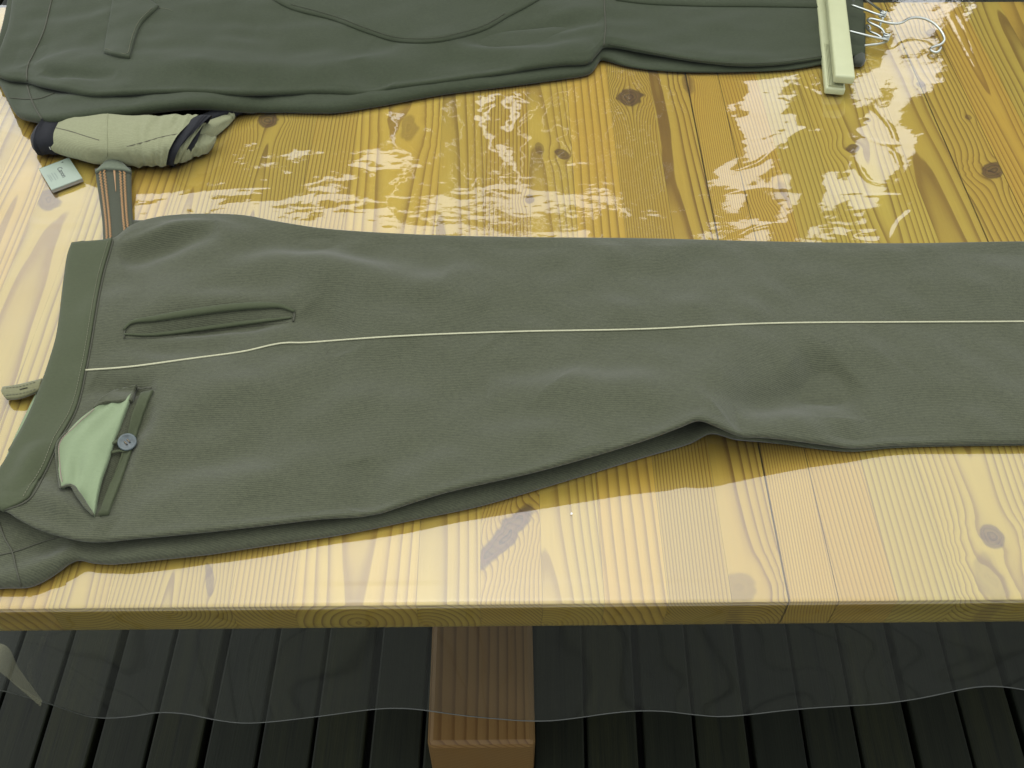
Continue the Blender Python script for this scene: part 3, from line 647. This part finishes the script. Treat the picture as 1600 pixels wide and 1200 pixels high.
# ---- breeches lying behind
br0 = P(500, 80); breeches = thing('olive_breeches', 'olive breeches with pocket flap, curved seat patch and gathered knee cuff held by a hanger', 'breeches', (br0.x, br0.y, T+.003))
blow = panel('rear_leg', [(-14, 112, 1.2), (0, 134, 1.4), (8, 149, 1.8), (17, 167, 2.0), (28, 180, 2.2), (50, 186, 2.9), (75, 190, 3.4), (109, 188, 3.7), (169, 181, 3.8), (234, 172, 3.8), (300, 166, 3.5), (359, 169, 2.2), (406, 173, .9), (500, 174, .8), (519, 174, .8), (587, 165, .7), (691, 146, .7), (794, 134, .6), (862, 124, .7), (921, 113, .8), (931, 103, .9), (939, 91, 1.0), (950, 93, .8), (972, 101, .6), (1000, 107, .5), (1060, 112, .5), (1160, 112, .5), (1240, 108, .5), (1290, 100, .5), (1352, 96, .5)],
             [(18, -20, .3), (110, 60, .8), (300, 60, 1.0), (500, 60, .6), (800, 50, .5), (1000, 30, .5), (1352, 20, .5)], [(-14, 112, 1.2), (-6, 85, .8), (6, 40, .5), (18, -20, .3)], [(1352, 96, .5), (1352, 20, .5)], breech_m, breeches, 360, 50,
             lambda u: np.interp(u, [0, .2, .35, .65, .75, 1], [.004, .008, .008, .008, .004, .002]), .012, .03,
             [([(60, 140), (110, 155), (180, 160), (300, 158)], -.005, .012), ([(80, 178), (160, 172), (260, 160)], .003, .01)], noise=.001, rl=0, seed=51)
bfolds = [([(60, 100), (150, 112), (280, 118), (420, 112), (560, 100), (700, 85)], .007, .030), ([(70, 125), (140, 138), (190, 140)], -.005, .010), ([(40, 108), (70, 120), (100, 138)], -.004, .01),
          ([(600, 135), (575, 120), (555, 95)], -.005, .018), ([(615, 68), (700, 66), (760, 75), (850, 80), (930, 70)], .006, .02), ([(700, 66), (770, 55), (830, 38), (900, 30)], -.006, .018),
          ([(860, 20), (910, 15), (940, 25)], .004, .02), ([(880, 55), (920, 45), (945, 50)], .004, .014), ([(800, 100), (880, 85), (930, 78)], .003, .02), ([(960, 60), (1060, 78), (1160, 84), (1280, 72)], .004, .025),
          ([(150, 30), (170, 90), (210, 110)], -.002, .02), ([(400, 40), (500, 45), (580, 60)], .003, .03)]
btop = panel('front_leg', [(-14, 112, 2.2), (10, 124, 2.4), (40, 128, 2.6), (62, 134, 3.4), (100, 142, 4.0), (140, 149, 4.3), (187, 148, 4.4), (250, 145, 4.2), (312, 145, 3.7), (375, 148, 2.8), (440, 148, 1.7), (500, 146, 1.6), (560, 148, 1.5), (600, 141, 1.5), (700, 127, 1.6), (800, 113, 1.6), (880, 103, 1.7), (920, 98, 1.8), (933, 84, 2.0), (943, 73, 2.1), (956, 73, 1.7), (1000, 83, 1.4), (1080, 98, 1.2), (1150, 105, 1.1), (1200, 104, 1.0), (1250, 98, 1.0), (1290, 91, 1.0), (1350, 86, 1.0)],
             [(24, -60, 0.6), (110, -60, .6), (500, -60, .6), (900, -60, .6), (1345, -60, .6)], [(-14, 112, 2.2), (-6, 90, 2.0), (1, 74, 1.8), (6, 60, 1.6), (12, 43, 1.4), (19, 0, 1.0), (24, -60, .6)], [(1350, 86, 1.0), (1345, -60, .6)], breech_m, breeches, 460, 110,
             lambda u: np.interp(u, [0, .1, .4, .65, .75, .93, 1], [.003, .004, .004, .0035, .003, .0015, .0015]), .005, .03, [(f[0], f[1]*1.3) + tuple(f[2:]) for f in bfolds], noise=.0017, seed=71, rimdepth=1.2, fh=.022)
seam('seam', btop, [(83, -10), (76, 20), (68, 50), (52, 85), (44, 102), (42, 116), (43, 127)], .0011, thread_m, breeches, .0005)
seam('seam', blow, [(43, 134), (48, 152), (57, 172), (67, 188)], .0010, thread_m, breeches, .0005)
seam('seam', blow, [(14, 153), (40, 155), (62, 154), (85, 146)], .0008, thread_m, breeches, .0005)
fl = drape('pocket_flap', btop, [(163, 84), (176, 88), (190, 91), (203, 92)], [(180, -15), (215, -8), (249, 12)], [(163, 84), (170, 45), (180, -15)], [(203, 92), (208, 74), (213, 57), (223, 37), (249, 12)], breech_m, breeches, 22, 30, .0035, .003, lift=lambda u, v: .0015*math.sin(u*math.pi))
stitches('stitch_line', btop, [(166, 81), (180, 85), (200, 88), (205, 73), (210, 56), (220, 36), (240, 16)], thread_l, fl, off=.0044)
drape('seat_patch', btop, [(395, -20), (450, 13), (519, 32), (570, 51), (615, 65), (655, 68), (697, 64), (759, 47), (794, 27), (828, 9), (875, -20)], [(420, -50), (640, -50), (850, -50)], [(395, -20), (420, -50)], [(875, -20), (850, -50)], breech_m, breeches, 70, 14, .0026, .0024, label='curved reinforcing patch sewn on the seat')
stitches('stitch_line', btop, [(455, 10), (521, 28), (572, 47), (617, 61), (655, 64), (695, 60), (756, 43), (790, 24)], thread_m, breeches, off=.0034)
seam('seam', btop, [(943, -20), (945, 20), (946, 45), (943, 72)], .0010, thread_m, breeches, .0005)
drape('knee_cuff_band', btop, [(962, 1), (1000, 6), (1080, 10), (1180, 11), (1292, 13)], [(962, -40), (1120, -40), (1292, -40)], [(962, 1), (962, -40)], [(1292, 13), (1292, -40)], breech_m, breeches, 50, 8, .002, .0018)
stitches('stitch_line', btop, [(950, 69), (1000, 78), (1080, 93), (1150, 99), (1220, 97), (1285, 88)], thread_m, breeches, off=.0006)
hem_m = fabric('olive_hem_dark', (.040, .046, .032), rib=.3, speck=.15, bump=.4)
flatpiece('hem', [(1335, 98, .9), (1346, 100, .9), (1352, 95, .9)], [(1326, -50, .9), (1330, -50, .9), (1332, -50, .9)], [(1335, 98, .9), (1331, 30, .9), (1326, -50, .9)], [(1352, 95, .9), (1348, 70, 1.1), (1340, 40, .9), (1332, -50, .9)], hem_m, breeches, 8, 30, .006, lift=lambda u, v: .0015*math.sin(u*3)+.001*math.sin(v*22))
seam('loose_thread', btop, [(247, 13), (262, 15), (270, 18)], .0003, thread_l, breeches, .001)

# ------------------------------------------------------------------ trouser hanger
plast = plain('cream_hanger_plastic', (.37, .39, .22), .38, var=.04, vscale=30)
steel = plain('galvanised_steel_wire', (.42, .45, .41), .28, metal=1)
hg0 = P(1318, 60); hanger = thing('clamp_hanger', 'cream plastic clamp hanger with steel wire springs and hook', 'hanger', (hg0.x, hg0.y, T+.003))
def bar(name, near, hz, wcm, hcm, shift=0):
    a = P(near[0], near[1], hz*.01); e = P(near[0]-13, near[1]-118, hz*.01); yv = (e-a); yv.z = 0; yv.normalize(); xv = Vector((yv.y, -yv.x, 0)); L = .36
    c = a+yv*(L/2)-Vector((0, 0, hcm*.005)); bm = bmesh.new()
    box(bm, c, wcm*.005, L/2, hcm*.005, Matrix((xv, yv, Vector((0, 0, 1)))).transposed(), bevel=.0028, seg=3)
    return bm_obj(name, bm, plast, hanger, True), a, xv, yv
ub, ua, xv, yv = bar('clamp_bar', (1321, 119), 3.3, 2.55, 1.2)
lb, la, _, _ = bar('clamp_bar', (1306, 138), 1.45, 2.55, 1.05)
for k in range(11):
    c = la+xv*(-.009+.0018*k)+yv*.05+Vector((0, 0, .0012)); bm = bmesh.new()
    box(bm, c, .0005, .048, .0016, Matrix((xv, yv, Vector((0, 0, 1)))).transposed()); bm_obj('grip_ridge', bm, plast, lb)
def zx(a, b_, h): return P(a/6.667+1260, b_/6.667, h*.01)
WR = .0016
tube('spring_wire', [zx(470, 52, 2.6), zx(620, 105, 2.6), zx(750, 152, 2.6), zx(800, 165, 2.5)], WR, steel, hanger)
tube('spring_wire', [zx(560, -60, 1.6), zx(640, 8, 1.7), zx(740, 85, 2.1), zx(795, 125, 2.5)], WR, steel, hanger)
tube('spring_wire', [zx(440, 322, 2.6), zx(560, 352, 2.6), zx(700, 385, 2.5), zx(810, 408, 2.3), zx(850, 415, 2.2)], WR, steel, hanger)
tube('spring_wire', [zx(560, 478, 1.2), zx(640, 470, 1.2), zx(760, 455, 1.4), zx(830, 435, 1.8), zx(850, 415, 2.2)], WR, steel, hanger)
def coil(cpx, turns, r, h):
    c = zx(*cpx, h); pts = []
    for k in range(turns*14+1):
        a = 2*math.pi*k/14; pts.append(c+Vector((r*math.cos(a), r*math.sin(a), .0029*k/14-.0029*turns/2)))
    tube('spring_coil', pts, .0014, steel, hanger, 8, .001)
coil((795, 150), 3, .0036, 2.3); coil((830, 385), 3, .0036, 2.2)
tube('link_wire', [zx(795, 175, 2.2), zx(790, 215, 1.8), zx(770, 250, 1.4), zx(765, 280, 1.2)], WR, steel, hanger)
tube('link_wire', [zx(785, 395, 2.2), zx(740, 362, 2.2), zx(680, 335, 2.1), zx(645, 312, 1.9), zx(625, 280, 1.6), zx(640, 262, 1.3), zx(665, 290, 1.1), zx(655, 312, 1.0)], WR, steel, hanger, 8, .0015)
tube('hook', [zx(815, 355, 2.3), zx(795, 312, 2.4), zx(750, 278, 2.4), zx(690, 250, 2.4), zx(650, 225, 2.3), zx(640, 205, 2.2), zx(665, 195, 2.2), zx(740, 210, 2.2), zx(850, 238, 2.2), zx(940, 246, 2.2), zx(1000, 232, 2.2), zx(1060, 198, 2.1), zx(1130, 182, 2.0), zx(1220, 192, 1.9), zx(1310, 232, 1.7), zx(1380, 295, 1.5), zx(1428, 370, 1.2), zx(1432, 425, 1.0), zx(1390, 465, .8), zx(1330, 485, .7), zx(1292, 507, .7), zx(1310, 533, .7), zx(1350, 546, .7), zx(1380, 530, .8), zx(1400, 490, .9)], .0017, steel, hanger, 10, .002)

# ------------------------------------------------------------------ rolled garment
beige = fabric('beige_ribbed_cotton', (.195, .205, .115), rib=1.0, speck=.14, ang=.0, rib_mm=2.2, sheen=.05, bump=.5)
blackc = fabric('black_knit_cuff', (.010, .011, .013), rib=.6, speck=.2, sheen=.02, bump=.4)
rl0 = P(185, 225); roll = thing('rolled_garment', 'rolled up beige garment with black cuffs tucked under the olive breeches', 'garment', (rl0.x, rl0.y, T+.003))
def roll_tube(name, sec, mat, parent, n=40, m=36, wr=.0012, seed=5, label=None, caps=True):
    """sec: list of (px, py of the near-bottom contour, length-axis pixel shift ignored) -> rings: centre (x,y,z), radii (ry, rz), tilt"""
    C = spline(np.array(sec, float), m); V = []
    ax = Vector(C[-1][:3]-C[0][:3]).normalized(); side = Vector((-ax.y, ax.x, 0)).normalized(); up = Vector((0, 0, 1))
    for i in range(m):
        c = Vector(C[i][:3]); ry, rz, tilt = C[i][3:6]
        for k in range(n):
            a = 2*math.pi*k/n; s = math.cos(a); z = math.sin(a)
            s = math.copysign(abs(s)**.72, s); z = math.copysign(abs(z)**.72, z)
            q = c+side*(ry*s)+up*(rz*z)+ax*(tilt*(z*.7+s*.7)*ry)
            V.append(q)
    V = np.array([tuple(v) for v in V]).reshape(m, n, 3)
    A = np.arange(n)[None, :]/n*2*math.pi; Lp = np.linspace(0, .19, m)[:, None]
    w_ = wr*(grf(np.cos(A)*.03+Lp, np.sin(A)*.03+Lp*.6, .02, .07, 20, seed))
    for i in range(m):
        c = C[i][:3]; d = V[i]-c; d /= np.linalg.norm(d, axis=1)[:, None]; V[i] += d*w_[i][:, None]
    V[..., 2] = np.maximum(V[..., 2], T+.0035)
    F = grid_faces(n, m, close_u=True)
    if caps: F += [tuple(range(n))[::-1], tuple(range(n*(m-1), n*m))]
    o = mesh_obj(name, V.reshape(-1, 3), F, mat, parent, True, label); p = Panel(); p.o = o
    p.bvh = BVHTree.FromPolygons([tuple(v) for v in V.reshape(-1, 3)], F); return p
def ring_at(px, py_bot, ry, rz, tilt=0):
    """ring whose near lower contour shows at (px, py_bot)"""
    q = P(px, py_bot, .004); return (q.x, q.y+ry*.93, T+.0035+rz, ry, rz, tilt)
rb_ = roll_tube('rolled_body', [ring_at(92, 246, .029, .0150, 0), ring_at(112, 251, .032, .0175, 0), ring_at(150, 264, .036, .020), ring_at(200, 267, .036, .0205), ring_at(245, 269, .036, .0205, .12), ring_at(284, 268, .0360, .0205, .30)], beige, roll, seed=6, wr=.0011, caps=False)#, beige, roll, seed=6, wr=.0013)
roll_tube('cuff', [ring_at(56, 236, .016, .010, 0), ring_at(63, 246, .026, .0145, 0), ring_at(78, 248, .028, .0155, -.1), ring_at(96, 248, .029, .016, -.1)], blackc, roll, m=14, wr=.0006, label='black knit cuff at the closed end')
roll_tube('rolled_layer', [ring_at(258, 260, .029, .016, .28), ring_at(284, 265, .0340, .0188, .32), ring_at(296, 264, .0335, .0188, .66)], blackc, roll, m=14, wr=.0005, caps=False, label='black trim inside the rolled end')
roll_tube('rolled_layer', [ring_at(262, 263, .029, .0175, .3), ring_at(290, 262, .028, .017, .4), ring_at(302, 257, .025, .016, .55)], beige, roll, m=14, wr=.0008, seed=8, caps=False)
roll_tube('rolled_layer', [ring_at(268, 258, .023, .0145, .3), ring_at(300, 252, .022, .014, .5), ring_at(308, 246, .019, .013, .6)], blackc, roll, m=14, wr=.0006, seed=9, caps=False)
roll_tube('rolled_layer', [ring_at(270, 257, .015, .011, .3), ring_at(292, 258, .0145, .0115, .4), ring_at(306, 252, .011, .0095, .5)], beige, roll, m=14, wr=.0007, seed=10)
roll_tube('rolled_layer', [ring_at(290, 248, .014, .011, .3), ring_at(313, 249, .0135, .011, .5), ring_at(331, 243, .0095, .0085, .6)], beige, roll, m=16, wr=.0008, seed=12)
roll_tube('rolled_layer', [ring_at(290, 240, .018, .013, .6), ring_at(318, 226, .012, .010, .5), ring_at(344, 206, .008, .007, .5), ring_at(366, 186, .003, .004, .3)], beige, roll, m=18, wr=.0008, seed=13)
roll_tube('rolled_layer', [ring_at(312, 212, .010, .009, .4), ring_at(342, 194, .009, .008, .4), ring_at(376, 178, .006, .006, .3)], blackc, roll, m=16, wr=.0008, seed=14)
dark_line = plain('seam_shadow_thread', (.075, .07, .045), .9)
seam('seam', rb_, [(85, 199), (110, 205), (135, 213), (155, 219)], .0006, dark_line, roll, 0)
seam('seam', rb_, [(198, 229), (225, 222), (252, 214), (278, 209)], .0006, dark_line, roll, 0)
seam('seam', rb_, [(168, 176), (167, 200), (167, 225), (167, 245)], .0009, beige, roll, 0)
seam('edge_stitch', rb_, [(80, 194), (77, 210), (77, 226), (82, 240)], .0009, plain('pale_edge_thread', (.42, .43, .36), .8), roll, .0004)

# ------------------------------------------------------------------ camera battery
bat_g = plain('grey_green_battery_plastic', (.215, .265, .20), .42, var=.03, vscale=40); bat_d = plain('battery_edge_grey', (.24, .225, .18), .5)
hb = .0052
cs = [P(62, 267, hb), P(107, 250, hb), P(131, 281, hb), P(83, 299, hb)]
cen = sum(cs, Vector())/4; ux = ((cs[1]-cs[0])+(cs[2]-cs[3])); LU = ux.length/2; ux.z = 0; ux.normalize()
uy = Vector((ux.y, -ux.x, 0)); LV = (abs((cs[3]-cs[0]).dot(uy))+abs((cs[2]-cs[1]).dot(uy)))/2
batt = thing('camera_battery', 'small flat grey green camera battery lying beside the rolled garment', 'battery', (cen.x, cen.y, T+.0034))
axb = Matrix((ux, uy, Vector((0, 0, -1)))).transposed()
bm = bmesh.new(); box(bm, (cen.x, cen.y, T+.0034+.0019), LU/2-.0002, LV/2-.0002, .0018, axb, bevel=.0006); bm_obj('case', bm, bat_d, batt)
bm = bmesh.new(); box(bm, (cen.x, cen.y, T+.0034+.0042), LU/2, LV/2, .0005, axb, bevel=.0004); bm_obj('top_plate', bm, bat_g, batt)
ink = plain('dark_grey_ink', (.035, .04, .035), .6); ink2 = plain('faint_grey_ink', (.15, .185, .155), .6)
zt = T+.0034+.0047
def text(body, size, pos, mat, shear=0, name='lettering'):
    cu = bpy.data.curves.new(name, 'FONT'); cu.body = body; cu.size = size; cu.align_x = 'CENTER'; cu.align_y = 'CENTER'; cu.offset = size*.012
    tmp = bpy.data.objects.new('tmp', cu); COL.objects.link(tmp); dg = bpy.context.evaluated_depsgraph_get()
    me = bpy.data.meshes.new_from_object(tmp.evaluated_get(dg)); bpy.data.objects.remove(tmp)
    me.materials.append(mat); o = bpy.data.objects.new(name, me); link(o, batt)
    xd, yd = uy, ux                        # reads across the short way
    M = Matrix(((xd.x, yd.x, 0, 0), (xd.y, yd.y, 0, 0), (0, 0, 1, 0), (0, 0, 0, 1)))
    o.matrix_local = Matrix.Translation(Vector(pos)-base(batt)) @ M
cz = Vector((cen.x, cen.y, zt+.0001))
text('Canon', .0080, cz+ux*.0020-uy*.0012, ink)
for k, (dx, ln) in enumerate(((-.0055, .013), (-.0085, .016), (-.0115, .012), (-.0135, .015))):
    bm = bmesh.new(); 
    for q in range(5): box(bm, cz+ux*dx+uy*((q-2)*ln/5+.001), .0005, ln/5*.36, .00005, axb)
    bm_obj('small_print', bm, ink2, batt)
bm = bmesh.new(); c0 = cz+ux*.0085-uy*(LV/2-.004)
vv = [bm.verts.new(c0+ux*a+uy*b_) for a, b_ in ((.0014, -.0012), (.0014, .0012), (-.0014, 0))]; bm.faces.new(vv); bm_obj('arrow_mark', bm, ink, batt)
fl_ = P(893, 803, .0032); bm = bmesh.new()
vv = [bm.verts.new(fl_+Vector(q)*.65) for q in ((-.0016, -.001, 0), (.0004, -.0016, .0004), (.0018, .0006, .0008), (.0002, .0026, .0003), (-.0010, .0012, .0010))]
tp_ = bm.verts.new(fl_+Vector((.0002, .0004, .0014)))
for k in range(5): bm.faces.new((vv[k], vv[(k+1) % 5], tp_))
bm.faces.new(vv[::-1])
fk = bm_obj('flake', bm, plain('white_chip', (.8, .8, .78), .5), None); fk['label'] = 'tiny white flake lying on the vinyl near the trouser edge'; fk['category'] = 'flake'
bpy.context.view_layer.update()
